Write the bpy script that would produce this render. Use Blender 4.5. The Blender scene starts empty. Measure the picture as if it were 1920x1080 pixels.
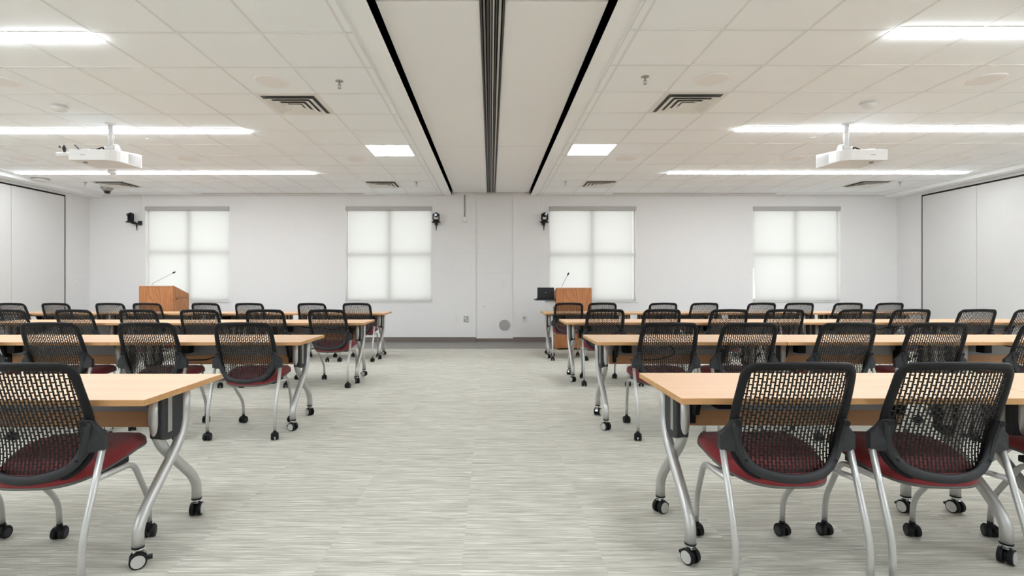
import bpy, bmesh, math, random
from mathutils import Vector, Matrix
random.seed(7)
SC = bpy.context.scene
COL = SC.collection
PI = math.pi
V = Vector

# ------------------------------------------------------------------ camera, sky, exposure
FPX, VPX, VPY = 984.0, 920.0, 532.0          # focal length and vanishing point in a 1920 px wide frame
CAM_H = 1.20
cd = bpy.data.cameras.new('camera')
cd.sensor_width = 36.0
cd.lens = FPX / 1920.0 * 36.0
cd.shift_x = (960 - VPX) / 1920.0
cd.shift_y = -(540 - VPY) / 1920.0
cd.clip_start = 0.05
cam = bpy.data.objects.new('camera', cd)
cam.location = (0, 0, CAM_H)
cam.rotation_euler = (PI / 2, 0, 0)
COL.objects.link(cam)
SC.camera = cam

w = bpy.data.worlds.new('daylight')
SC.world = w
w.use_nodes = True
bg = w.node_tree.nodes['Background']
bg.inputs['Color'].default_value = (1.0, 0.995, 0.98, 1)
bg.inputs['Strength'].default_value = 2.05

SC.view_settings.view_transform = 'Standard'
SC.view_settings.look = 'None'
SC.view_settings.exposure = 0.0
SC.view_settings.gamma = 1.0
SC.view_settings.use_curve_mapping = False
SC.cycles.max_bounces = 10
SC.cycles.diffuse_bounces = 6
SC.cycles.sample_clamp_indirect = 6.0
SC.cycles.caustics_reflective = False
SC.cycles.caustics_refractive = False
SC.cycles.use_denoising = True

LAMP = 37.0        # radiance of the ceiling lamps

# ------------------------------------------------------------------ room dimensions
XL, XR = -8.25, 8.36          # side walls
YF, YB = 10.80, -3.60         # far wall, wall behind the camera
ZC = 3.023                    # tile ceiling
TILE = 0.61

# ------------------------------------------------------------------ materials
def mat(name, col, rough=0.5, metal=0.0, emit=None, strength=0.0, spec=0.5):
    m = bpy.data.materials.new(name)
    m.use_nodes = True
    b = m.node_tree.nodes['Principled BSDF']
    b.inputs['Base Color'].default_value = (*col, 1)
    b.inputs['Roughness'].default_value = rough
    b.inputs['Metallic'].default_value = metal
    b.inputs['Specular IOR Level'].default_value = spec
    if emit:
        b.inputs['Emission Color'].default_value = (*emit, 1)
        b.inputs['Emission Strength'].default_value = strength
    return m

class NT:
    def __init__(s, m):
        s.t = m.node_tree; s.n = s.t.nodes; s.l = s.t.links; s.b = s.n.get('Principled BSDF')
    def new(s, kind, **kw):
        n = s.n.new(kind)
        for k, v in kw.items(): setattr(n, k, v)
        return n
    def link(s, a, b): s.l.new(a, b)
    def math(s, op, a, b=None):
        n = s.new('ShaderNodeMath', operation=op)
        for i, x in enumerate((a, b)):
            if x is None: continue
            if isinstance(x, (int, float)): n.inputs[i].default_value = x
            else: s.link(x, n.inputs[i])
        return n.outputs[0]
    def coords(s, scale=(1, 1, 1), loc=(0, 0, 0), kind='Object', rot=(0, 0, 0)):
        c = s.new('ShaderNodeTexCoord'); m = s.new('ShaderNodeMapping')
        m.inputs['Scale'].default_value = scale
        m.inputs['Location'].default_value = loc
        m.inputs['Rotation'].default_value = rot
        s.link(c.outputs[kind], m.inputs[0])
        return m.outputs[0]
    def noise(s, vec, scale=1, detail=2, rough=0.5, dist=0.0):
        n = s.new('ShaderNodeTexNoise')
        n.inputs['Scale'].default_value = scale; n.inputs['Detail'].default_value = detail
        n.inputs['Roughness'].default_value = rough; n.inputs['Distortion'].default_value = dist
        s.link(vec, n.inputs['Vector'])
        return n.outputs['Fac']
    def ramp(s, fac, stops):
        r = s.new('ShaderNodeValToRGB')
        e = r.color_ramp.elements
        while len(e) > 1: e.remove(e[-1])
        e[0].position = stops[0][0]; e[0].color = (*stops[0][1], 1)
        for p, c in stops[1:]:
            k = e.new(p); k.color = (*c, 1)
        s.link(fac, r.inputs[0])
        return r.outputs[0]
    def bump(s, h, strength=0.2, dist=0.01):
        b = s.new('ShaderNodeBump')
        b.inputs['Strength'].default_value = strength; b.inputs['Distance'].default_value = dist
        s.link(h, b.inputs['Height']); s.link(b.outputs[0], s.b.inputs['Normal'])

def carpet_mat():
    m = mat('carpet', (0.4, 0.4, 0.35), 0.95, spec=0.1); t = NT(m)
    co = t.new('ShaderNodeTexCoord')
    sep = t.new('ShaderNodeSeparateXYZ'); t.link(co.outputs['Object'], sep.inputs[0])
    cx = t.math('FLOOR', t.math('DIVIDE', t.math('ADD', sep.outputs[0], 0.123), 0.61))
    cy = t.math('FLOOR', t.math('DIVIDE', t.math('ADD', sep.outputs[1], 0.2), 0.61))
    cmb = t.new('ShaderNodeCombineXYZ'); t.link(cx, cmb.inputs[0]); t.link(cy, cmb.inputs[1])
    wn = t.new('ShaderNodeTexWhiteNoise', noise_dimensions='3D'); t.link(cmb.outputs[0], wn.inputs[0])
    off = t.math('MULTIPLY', wn.outputs['Value'], 40.0)
    def streak(sx, sy, scale, det, zmul=1.0):
        c = t.new('ShaderNodeCombineXYZ')
        t.link(t.math('MULTIPLY', sep.outputs[0], sx), c.inputs[0])
        t.link(t.math('MULTIPLY', sep.outputs[1], sy), c.inputs[1])
        t.link(t.math('MULTIPLY', off, zmul), c.inputs[2])
        return t.noise(c.outputs[0], scale, det, 0.55)
    base = t.ramp(streak(2.0, 30, 1.6, 4), [(0.28, (0.40, 0.385, 0.335)), (0.52, (0.54, 0.525, 0.465)), (0.76, (0.64, 0.625, 0.56))])
    thread = streak(4.0, 170, 1.0, 2, 1.3)
    tmask = t.ramp(thread, [(0.58, (0, 0, 0)), (0.64, (1, 1, 1))])
    dark = t.ramp(streak(5.0, 190, 1.0, 2, 2.1), [(0.34, (1, 1, 1)), (0.42, (0, 0, 0))])
    spk = t.noise(co.outputs['Object'], 330, 2, 0.6)
    mx = t.new('ShaderNodeMixRGB'); t.link(t.math('MULTIPLY', tmask, 0.75), mx.inputs[0]); t.link(base, mx.inputs[1]); mx.inputs[2].default_value = (0.86, 0.84, 0.76, 1)
    mx2 = t.new('ShaderNodeMixRGB'); t.link(t.math('MULTIPLY', dark, 0.5), mx2.inputs[0]); t.link(mx.outputs[0], mx2.inputs[1]); mx2.inputs[2].default_value = (0.26, 0.25, 0.21, 1)
    mx3 = t.new('ShaderNodeMixRGB', blend_type='MULTIPLY'); mx3.inputs[0].default_value = 0.6
    t.link(mx2.outputs[0], mx3.inputs[1]); t.link(t.ramp(spk, [(0.3, (0.62, 0.62, 0.62)), (0.65, (1.12, 1.12, 1.12))]), mx3.inputs[2])
    t.link(mx3.outputs[0], t.b.inputs['Base Color'])
    t.bump(t.math('ADD', thread, spk), 0.35, 0.004)
    return m

def strip_mat():
    m = mat('vinyl_plank', (0.2, 0.19, 0.18), 0.55, spec=0.3); t = NT(m)
    n = t.noise(t.coords((1.5, 40, 1)), 1.5, 3)
    t.link(t.ramp(n, [(0.3, (0.17, 0.158, 0.15)), (0.7, (0.30, 0.285, 0.27))]), t.b.inputs['Base Color'])
    return m

def block_wall_mat(name, col):
    m = mat(name, col, 0.75, spec=0.25); t = NT(m)
    co = t.new('ShaderNodeTexCoord'); sep = t.new('ShaderNodeSeparateXYZ'); t.link(co.outputs['Object'], sep.inputs[0])
    c = t.new('ShaderNodeCombineXYZ'); t.link(sep.outputs[0], c.inputs[0]); t.link(sep.outputs[2], c.inputs[1])
    br = t.new('ShaderNodeTexBrick'); t.link(c.outputs[0], br.inputs[0])
    br.inputs['Scale'].default_value = 1; br.inputs['Brick Width'].default_value = 0.406; br.inputs['Row Height'].default_value = 0.203
    br.inputs['Mortar Size'].default_value = 0.006; br.inputs['Mortar Smooth'].default_value = 0.8
    br.inputs['Color1'].default_value = (1, 1, 1, 1); br.inputs['Color2'].default_value = (1, 1, 1, 1); br.inputs['Mortar'].default_value = (0, 0, 0, 1)
    n = t.noise(co.outputs['Object'], 90, 3)
    h = t.math('ADD', t.math('MULTIPLY', br.outputs['Color'], 1.0), t.math('MULTIPLY', n, 0.35))
    t.bump(h, 0.25, 0.004)
    return m

def paint_mat(name, col, rough=0.7, bump=0.05):
    m = mat(name, col, rough, spec=0.25); t = NT(m)
    t.bump(t.noise(t.coords(), 220, 3), bump, 0.002)
    return m

def tile_mat():
    m = mat('acoustic_tile', (0.86, 0.85, 0.82), 0.9, spec=0.1); t = NT(m)
    co = t.coords()
    n1 = t.noise(co, 260, 2, 0.6)
    t.link(t.ramp(n1, [(0.3, (0.905, 0.93, 0.95)), (0.6, (0.925, 0.95, 0.97))]), t.b.inputs['Base Color'])
    t.bump(n1, 0.12, 0.003)
    return m

def wood_mat(name, axis, c0, c1, c2, rough=0.35, big=1.0):
    """fine straight grain running along an object axis"""
    m = mat(name, c1, rough, spec=0.35); t = NT(m)
    s = [60, 60, 60]; s[axis] = 1.6
    s2 = [9, 9, 9]; s2[axis] = 0.5
    a = t.noise(t.coords(tuple(s)), 1.0, 4, 0.6)
    b = t.noise(t.coords(tuple(s2)), 1.0 * big, 3, 0.5, 0.6)
    f = t.math('ADD', t.math('MULTIPLY', a, 0.45), t.math('MULTIPLY', b, 0.55))
    t.link(t.ramp(f, [(0.32, c0), (0.5, c1), (0.68, c2)]), t.b.inputs['Base Color'])
    return m

def oak_mat(name, c0, c1, c2):
    m = mat(name, c1, 0.45, spec=0.35); t = NT(m)
    ring = t.math('MULTIPLY', t.noise(t.coords((5.5, 5.5, 0.85)), 1.0, 2, 0.5, 0.3), 95.0)
    wv = t.math('ADD', t.math('MULTIPLY', t.math('SINE', ring), 0.5), 0.5)
    n = t.noise(t.coords((120, 120, 4)), 1, 3)
    f = t.math('ADD', t.math('MULTIPLY', wv, 0.5), t.math('MULTIPLY', n, 0.5))
    t.link(t.ramp(f, [(0.25, c0), (0.5, c1), (0.75, c2)]), t.b.inputs['Base Color'])
    return m

def fabric_mat(name, c0, c1):
    m = mat(name, c0, 0.9, spec=0.15); t = NT(m)
    n = t.noise(t.coords(), 420, 2, 0.7)
    t.link(t.ramp(n, [(0.35, c0), (0.65, c1)]), t.b.inputs['Base Color'])
    t.bump(n, 0.4, 0.003)
    t.b.inputs['Sheen Weight'].default_value = 0.2
    return m

def blind_mat():
    m = bpy.data.materials.new('roller_fabric'); m.use_nodes = True
    t = NT(m); out = t.n['Material Output']; t.n.remove(t.b)
    d = t.new('ShaderNodeBsdfDiffuse'); tr = t.new('ShaderNodeBsdfTranslucent')
    n = t.noise(t.coords((900, 900, 900)), 1, 1)
    d.inputs[0].default_value = (0.55, 0.55, 0.535, 1)
    t.link(t.ramp(n, [(0.3, (0.90, 0.90, 0.885)), (0.7, (0.97, 0.97, 0.955))]), tr.inputs[0])
    mx = t.new('ShaderNodeMixShader'); mx.inputs[0].default_value = 0.40
    t.link(d.outputs[0], mx.inputs[1]); t.link(tr.outputs[0], mx.inputs[2]); t.link(mx.outputs[0], out.inputs[0])
    return m

def glass_mat():
    m = bpy.data.materials.new('window_glass'); m.use_nodes = True
    t = NT(m); out = t.n['Material Output']; t.n.remove(t.b)
    a = t.new('ShaderNodeBsdfTransparent'); a.inputs[0].default_value = (0.93, 0.96, 0.95, 1)
    g = t.new('ShaderNodeBsdfGlossy'); g.inputs['Roughness'].default_value = 0.02
    mx = t.new('ShaderNodeMixShader'); mx.inputs[0].default_value = 0.06
    t.link(a.outputs[0], mx.inputs[1]); t.link(g.outputs[0], mx.inputs[2]); t.link(mx.outputs[0], out.inputs[0])
    return m

def emit_mat(name, col, strength):
    m = bpy.data.materials.new(name); m.use_nodes = True
    t = NT(m); out = t.n['Material Output']; t.n.remove(t.b)
    e = t.new('ShaderNodeEmission'); e.inputs[0].default_value = (*col, 1); e.inputs[1].default_value = strength
    t.link(e.outputs[0], out.inputs[0])
    return m

M = {
    'carpet': carpet_mat(),
    'strip': strip_mat(),
    'block': block_wall_mat('painted_block_wall', (0.755, 0.745, 0.74)),
    'wall': paint_mat('painted_wall', (0.755, 0.745, 0.74)),
    'base': mat('rubber_baseboard', (0.165, 0.14, 0.125), 0.6, spec=0.3),
    'tile': tile_mat(),
    'tbar': mat('ceiling_grid_paint', (0.79, 0.79, 0.79), 0.6, spec=0.2),
    'gyp': paint_mat('ceiling_paint', (0.925, 0.94, 0.95)),
    'pocket': paint_mat('pocket_panel_vinyl', (0.885, 0.885, 0.89), 0.75),
    'black': mat('matt_black', (0.012, 0.011, 0.010), 0.7, spec=0.2),
    'trackd': mat('dark_track_and_shade', (0.055, 0.05, 0.045), 0.42, 0.6),
    'trackm': mat('mid_grey_track', (0.22, 0.205, 0.19), 0.4, 0.5),
    'trackl': mat('light_track', (0.55, 0.53, 0.50), 0.4, 0.4),
    'partition': fabric_mat('partition_fabric', (0.62, 0.61, 0.60), (0.68, 0.67, 0.66)),
    'wood': wood_mat('beech_laminate', 0, (0.60, 0.355, 0.195), (0.68, 0.425, 0.245), (0.74, 0.49, 0.30)),
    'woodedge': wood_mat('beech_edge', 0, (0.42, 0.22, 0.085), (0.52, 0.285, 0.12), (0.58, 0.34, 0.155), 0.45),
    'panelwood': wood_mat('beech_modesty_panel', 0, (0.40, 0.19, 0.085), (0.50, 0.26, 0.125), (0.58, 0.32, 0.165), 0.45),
    'oak': oak_mat('oak_veneer', (0.37, 0.145, 0.055), (0.43, 0.18, 0.07), (0.47, 0.21, 0.09)),
    'oaktrim': mat('oak_edge', (0.30, 0.13, 0.06), 0.5),
    'oaktop': mat('oak_top_lip', (0.62, 0.40, 0.28), 0.4),
    'silver': mat('silver_powder_coat', (0.50, 0.50, 0.49), 0.38, 0.55),
    'chrome': mat('chrome', (0.72, 0.72, 0.72), 0.18, 0.95),
    'hub': mat('grey_wheel_hub', (0.55, 0.55, 0.53), 0.4, 0.3),
    'plastic': mat('black_plastic', (0.008, 0.008, 0.009), 0.5, spec=0.22),
    'meshp': mat('black_back_mesh', (0.010, 0.009, 0.009), 0.5, spec=0.25),
    'grey': mat('charcoal_plastic', (0.028, 0.029, 0.032), 0.5, spec=0.25),
    'pan': mat('grey_seat_pan', (0.10, 0.10, 0.095), 0.55, spec=0.3),
    'maroon': fabric_mat('maroon_upholstery', (0.135, 0.015, 0.017), (0.24, 0.032, 0.036)),
    'beam': mat('grey_steel_beam', (0.30, 0.30, 0.31), 0.5, 0.3),
    'white': mat('white_plastic', (0.70, 0.69, 0.68), 0.45),
    'offwhite': mat('off_white_metal', (0.78, 0.77, 0.745), 0.5),
    'mark': mat('grey_print', (0.35, 0.35, 0.35), 0.5),
    'grille': mat('projector_grille', (0.62, 0.61, 0.60), 0.5),
    'alu': mat('aluminium_plate', (0.36, 0.35, 0.33), 0.45, 0.5),
    'cassette': mat('blind_cassette', (0.42, 0.405, 0.385), 0.5, 0.1),
    'grate': mat('grey_wall_grille', (0.42, 0.41, 0.39), 0.7),
    'speaker': mat('speaker_grille_paint', (0.86, 0.84, 0.83), 0.8, spec=0.15),
    'duct': mat('duct_interior', (0.16, 0.155, 0.15), 0.8),
    'blind': blind_mat(),
    'glass': glass_mat(),
    'lens': mat('dark_lens', (0.01, 0.01, 0.012), 0.08),
    'tube': emit_mat('lamp_diffuser', (0.905, 0.96, 1.0), LAMP),
    'panel': emit_mat('panel_diffuser', (0.905, 0.96, 1.0), LAMP * 0.8),
}

# ------------------------------------------------------------------ mesh helpers
class MB:
    """collects geometry and links it as one mesh object"""
    def __init__(s): s.v = []; s.f = []; s.m = []; s.sm = []
    def add(s, verts, faces, mi=0, smooth=False):
        o = len(s.v)
        s.v += [tuple(p) for p in verts]
        for f in faces:
            s.f.append([i + o for i in f]); s.m.append(mi); s.sm.append(smooth)
        return s
    def box(s, x0, x1, y0, y1, z0, z1, mi=0):
        vs = [(x, y, z) for z in (z0, z1) for y in (y0, y1) for x in (x0, x1)]
        return s.add(vs, [(0, 2, 3, 1), (4, 5, 7, 6), (0, 1, 5, 4), (2, 6, 7, 3), (0, 4, 6, 2), (1, 3, 7, 5)], mi)
    def prism(s, poly, axis, a, b, mi=0):
        """extrude a 2D outline along axis 0/1/2 from a to b; outline gives the other two axes in order"""
        n = len(poly)
        def P(p, h):
            q = list(p); q.insert(axis, h); return tuple(q)
        vs = [P(p, a) for p in poly] + [P(p, b) for p in poly]
        fs = [tuple(range(n - 1, -1, -1)), tuple(range(n, 2 * n))] + [(i, (i + 1) % n, (i + 1) % n + n, i + n) for i in range(n)]
        return s.add(vs, fs, mi)
    def cyl(s, c, r, h, axis=2, seg=20, mi=0, r2=None, smooth=True, off=0.0):
        r2 = r if r2 is None else r2
        vs = []
        for k, (rr, t) in enumerate(((r, -h / 2), (r2, h / 2))):
            for i in range(seg):
                a = 2 * PI * i / seg + off
                p = [rr * math.cos(a), rr * math.sin(a)]; p.insert(axis, t)
                vs.append((c[0] + p[0], c[1] + p[1], c[2] + p[2]))
        s.add(vs, [(i, (i + 1) % seg, (i + 1) % seg + seg, i + seg) for i in range(seg)], mi, smooth)
        s.add(vs, [tuple(range(seg - 1, -1, -1)), tuple(range(seg, 2 * seg))], mi, False)
        return s
    def tube(s, pts, r, seg=12, mi=0, cap=True, ry=None):
        pts = [V(p) for p in pts]; n = len(pts); rings = []
        t = (pts[1] - pts[0]).normalized()
        up = V((1, 0, 0)) if abs(t.x) < 0.9 else V((0, 0, 1))
        u = (up - t * up.dot(t)).normalized()
        for i, p in enumerate(pts):
            if i == 0: t = (pts[1] - pts[0]).normalized()
            elif i == n - 1: t = (pts[-1] - pts[-2]).normalized()
            else: t = ((pts[i + 1] - p).normalized() + (p - pts[i - 1]).normalized()).normalized()
            u = (u - t * u.dot(t)).normalized(); w_ = t.cross(u)
            rr = r[i] if isinstance(r, (list, tuple)) else r
            rings.append([p + u * rr * math.cos(2 * PI * k / seg) + w_ * (ry or rr) * math.sin(2 * PI * k / seg) for k in range(seg)])
        vs = [q for ring in rings for q in ring]
        fs = [(i * seg + k, i * seg + (k + 1) % seg, (i + 1) * seg + (k + 1) % seg, (i + 1) * seg + k) for i in range(n - 1) for k in range(seg)]
        s.add(vs, fs, mi, True)
        if cap: s.add(vs, [tuple(range(seg - 1, -1, -1)), tuple(range((n - 1) * seg, n * seg))], mi)
        return s
    def lathe(s, prof, c=(0, 0, 0), seg=24, mi=0, flip=False):
        """profile of (radius, z)"""
        vs = []
        for r, z in prof:
            for i in range(seg):
                a = 2 * PI * i / seg
                vs.append((c[0] + r * math.cos(a), c[1] + r * math.sin(a), c[2] + z))
        fs = [(j * seg + i, j * seg + (i + 1) % seg, (j + 1) * seg + (i + 1) % seg, (j + 1) * seg + i) for j in range(len(prof) - 1) for i in range(seg)]
        s.add(vs, fs, mi, True)
        s.add(vs, [tuple(range(seg - 1, -1, -1)), tuple(range((len(prof) - 1) * seg, len(prof) * seg))], mi)
        return s
    def rot(s, mx):
        s.v = [tuple(mx @ V(p)) for p in s.v]; return s
    def build(s, name, mats, parent=None, bevel=0.0, loc=None, segs=2, solid=0.0):
        me = bpy.data.meshes.new(name)
        me.from_pydata(s.v, [], s.f)
        for mm in (mats if isinstance(mats, (list, tuple)) else [mats]): me.materials.append(M[mm])
        me.polygons.foreach_set('material_index', s.m)
        me.polygons.foreach_set('use_smooth', s.sm)
        bm = bmesh.new(); bm.from_mesh(me)
        bmesh.ops.remove_doubles(bm, verts=bm.verts, dist=1e-5)
        if not solid: bmesh.ops.recalc_face_normals(bm, faces=bm.faces)
        if solid:
            bmesh.ops.solidify(bm, geom=bm.faces[:] , thickness=solid)
        if bevel:
            es = [e for e in bm.edges if len(e.link_faces) == 2 and e.calc_face_angle(0) > 0.6]
            bmesh.ops.bevel(bm, geom=es, offset=bevel, segments=segs, affect='EDGES', profile=0.5)
        bm.to_mesh(me); bm.free()
        o = bpy.data.objects.new(name, me); COL.objects.link(o)
        if parent: o.parent = parent
        if loc: o.location = loc
        return o

def fillet(pts, r=0.05, n=5):
    """round the corners of a polyline"""
    pts = [V(p) for p in pts]; out = [pts[0]]
    for i in range(1, len(pts) - 1):
        a, b, c = pts[i - 1], pts[i], pts[i + 1]
        d1 = min(r, (a - b).length * 0.48); d2 = min(r, (c - b).length * 0.48)
        p, q = b + (a - b).normalized() * d1, b + (c - b).normalized() * d2
        for k in range(n + 1):
            t = k / n
            out.append(p * (1 - t) ** 2 + b * 2 * t * (1 - t) + q * t * t)
    out.append(pts[-1])
    return out

def thing(name, label, cat, loc=(0, 0, 0), rz=0.0, group=None):
    o = bpy.data.objects.new(name, None); COL.objects.link(o)
    o.empty_display_size = 0.1
    o.location = loc; o.rotation_euler = (0, 0, rz)
    o['label'] = label; o['category'] = cat
    if group: o['group'] = group
    return o

def tag(o, label, cat, group=None):
    o['label'] = label; o['category'] = cat
    if group: o['group'] = group
    return o

def struct(o, label=None):
    o['kind'] = 'structure'
    if label: o['label'] = label
    return o

def dup(root, loc, rz=0.0, label=None, group=None):
    def rec(o, par):
        c = o.copy(); COL.objects.link(c)
        if par: c.parent = par
        for ch in kids.get(o, []): rec(ch, c)
        return c
    kids = {}
    for o in [root] + list(root.children_recursive):
        if o.parent: kids.setdefault(o.parent, []).append(o)
    r = rec(root, None); r.location = loc; r.rotation_euler = (0, 0, rz)
    if label: r['label'] = label
    if group: r['group'] = group
    return r

# ------------------------------------------------------------------ the room
struct(MB().box(XL - 0.2, XR + 0.2, YB - 0.2, 9.70, -0.1, 0).build('floor', 'carpet'), 'grey beige streaked carpet tiles')
struct(MB().box(XL - 0.2, XR + 0.2, 9.70, YF + 0.4, -0.1, 0.002).build('floor', 'strip'), 'dark grey plank strip along the window wall')

# far wall with four window openings and the shallow recess in the middle
WZ0, WZ1 = 0.84, 2.79
WIN = [(-7.11, -5.38), (-2.985, -1.207), (1.196, 2.996), (5.40, 7.20)]
RC0, RC1 = -0.307, 0.461
wb = MB()
segs = []
x = XL - 0.2
for a, b in WIN[:2] + [(RC0, RC1)] + WIN[2:]:
    segs.append((x, a)); x = b
segs.append((x, XR + 0.2))
for a, b in segs: wb.box(a, b, YF, YF + 0.30, 0, ZC + 0.3)
for a, b in WIN:
    wb.box(a, b, YF, YF + 0.30, 0, WZ0)
    wb.box(a, b, YF, YF + 0.30, WZ1, ZC + 0.3)
wb.box(RC0, RC1, YF + 0.03, YF + 0.30, 0, ZC + 0.3)
struct(wb.build('wall_far', 'block'))
struct(MB().box(XL - 0.2, XL, YB, YF, 0, ZC + 0.3).build('wall_left', 'wall'))
struct(MB().box(XR, XR + 0.2, YB, YF, 0, ZC + 0.3).build('wall_right', 'wall'))
struct(MB().box(XL - 0.2, XR + 0.2, YB - 0.2, YB, 0, ZC + 0.3).build('wall_back', 'wall'))
for n, (a, b, y, h) in enumerate(((XL, RC0, YF, 0.102), (RC1, XR, YF, 0.102), (RC0, RC1, YF + 0.03, 0.072))):
    struct(MB().box(a, b, y - 0.012, y, 0, h).build('baseboard_far', 'base', bevel=0.003))
struct(MB().box(XL, XL + 0.012, 10.17, YF, 0, 0.102).build('baseboard_left', 'base', bevel=0.003))
struct(MB().box(XR - 0.012, XR, 10.17, YF, 0, 0.102).build('baseboard_right', 'base', bevel=0.003))

# windows: frame with mullion and meeting rail, sill, two by two panes
for n, (a, b) in enumerate(WIN):
    f = MB(); c = (a + b) / 2; zm = 1.80 if n else 1.845
    y0, y1 = YF + 0.095, YF + 0.15
    f.box(a, a + 0.03, y0, y1, WZ0, WZ1); f.box(b - 0.03, b, y0, y1, WZ0, WZ1)
    f.box(a + 0.03, b - 0.03, y0, y1, WZ0, WZ0 + 0.05); f.box(a + 0.03, b - 0.03, y0, y1, WZ1 - 0.05, WZ1)
    f.box(c - 0.034, c + 0.034, y0, y1, WZ0 + 0.05, WZ1 - 0.05)
    f.box(a + 0.03, c - 0.034, y0 + 0.005, y1, zm - 0.035, zm + 0.035); f.box(c + 0.034, b - 0.03, y0 + 0.005, y1, zm - 0.035, zm + 0.035)
    wf = struct(f.build('window_%d' % (n + 1), 'offwhite'))
    g = MB()
    for xa, xb in ((a + 0.03, c - 0.034), (c + 0.034, b - 0.03)):
        for za, zb in ((WZ0 + 0.05, zm - 0.035), (zm + 0.035, WZ1 - 0.05)):
            g.add([(xa, YF + 0.12, za), (xb, YF + 0.12, za), (xb, YF + 0.12, zb), (xa, YF + 0.12, zb)], [(0, 1, 2, 3)])
    g.build('window_pane', 'glass', wf)
    MB().box(a - 0.01, b + 0.03, YF - 0.02, YF + 0.095, WZ0 - 0.022, WZ0).build('window_sill', 'offwhite', wf, bevel=0.004)
    # daylight enters here: portal that helps Cycles to find the sky
    ld = bpy.data.lights.new('sky_portal', 'AREA'); ld.shape = 'RECTANGLE'; ld.size = b - a; ld.size_y = WZ1 - WZ0
    ld.cycles.is_portal = True
    lo = bpy.data.objects.new('sky_portal', ld); COL.objects.link(lo); lo.location = (c, YF + 0.32, (WZ0 + WZ1) / 2); lo.rotation_euler = (-PI / 2, 0, 0)

WN = ['the leftmost window', 'the second window from left', 'the third window from left', 'rightmost window, lower edge curling outward']
for n, (a, b) in enumerate(WIN):
    t = thing('roller_blind', 'translucent white roller blind, grey cassette, over ' + WN[n], 'blind', ((a + b) / 2, YF + 0.05, WZ1), group='roller blinds on the window wall')
    hw = (b - a) / 2
    MB().box(-hw, hw, -0.07, 0.045, -0.085, 0).build('cassette', 'cassette', t, bevel=0.006)
    bl = MB(); NX, NZ = 16, 24
    H = WZ1 - WZ0
    vs = []
    gl, gr = (0.055, 0.012) if n == 0 else (0.05, 0.02) if n == 1 else (0.012, 0.06) if n == 2 else (0.012, 0.060)
    for j in range(NZ + 1):
        z = -0.08 - (H - 0.095) * j / NZ; tt = j / NZ
        for i in range(NX + 1):
            u = i / NX; xl, xr = -hw + gl, hw - gr
            if n == 3:
                xr += 0.030 * max(0, (tt - 0.62) / 0.38) ** 2 ; xl += 0.045 * min(1, max(0, (tt - 0.55) / 0.3))
            yy = 0.010 * math.sin(3.1 * u + 1.3 * n) * tt
            if n == 3: yy -= 0.03 * max(0, tt - 0.6) * (u ** 3)
            vs.append((xl + (xr - xl) * u, yy, z))
    W1 = NX + 1
    bl.add(vs, [(j * W1 + i, j * W1 + i + 1, (j + 1) * W1 + i + 1, (j + 1) * W1 + i) for j in range(NZ) for i in range(NX)], 0, True)
    bl.build('blind_fabric', 'blind', t)
    MB().box(-hw + gl + (0.045 if n == 3 else 0), hw - gr + (0.028 if n == 3 else 0), -0.012, 0.008, -H + 0.002, -H + 0.026).build('bottom_rail', 'white', t, bevel=0.004)

# ceilings: lay-in tiles on a T-bar grid, left and right of the partition pocket
def ceiling(side, y_line):
    s = -1 if side == 'left' else 1
    xin = 0.80 if s < 0 else 0.82
    xout = (abs(XL) if s < 0 else XR) - (0.28 if s < 0 else 0.26)
    e1 = 0.945; e2 = 0.985
    m = MB()
    def bx(a, b, y0, y1, z0, z1, mi):
        a, b = sorted((s * a, s * b)); m.box(a, b, y0, y1, z0, z1, mi)
    bx(e2, xout, YB, YF, ZC, ZC + 0.05, 0)                       # tiles
    bx(xin, e1, YB, YF, ZC - 0.004, ZC + 0.25, 1)                # painted strip beside the pocket
    bx(e1, e2, YB, YF, ZC + 0.012, ZC + 0.05, 1)                 # shadow reveal
    zb = 2.967
    bx(xout, (abs(XL) if s < 0 else XR), YB, YF, zb, ZC + 0.05, 1)   # dropped strip along the side wall
    xs = [1.058 + TILE * k for k in range(20)]
    xs = [x_ for x_ in xs if x_ < xout - 0.05]
    ys = [y_line + TILE * k for k in range(-13, 14)]
    ys = [y_ for y_ in ys if YB < y_ < YF - 0.03]
    for x_ in [e2 + 0.008] + xs: bx(x_ - 0.0085, x_ + 0.0085, YB, YF, ZC - 0.0035, ZC, 2)
    for y_ in ys: bx(e2, xout, y_ - 0.0085, y_ + 0.0085, ZC - 0.003, ZC, 2)
    bx(e2, xout, YF - 0.02, YF, ZC - 0.004, ZC, 2)
    return struct(m.build('ceiling', ['tile', 'gyp', 'tbar']), '%s acoustic tile ceiling' % side)
YLL, YLR = 3.81, 3.765
ceiling('left', YLL); ceiling('right', YLR)

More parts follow.
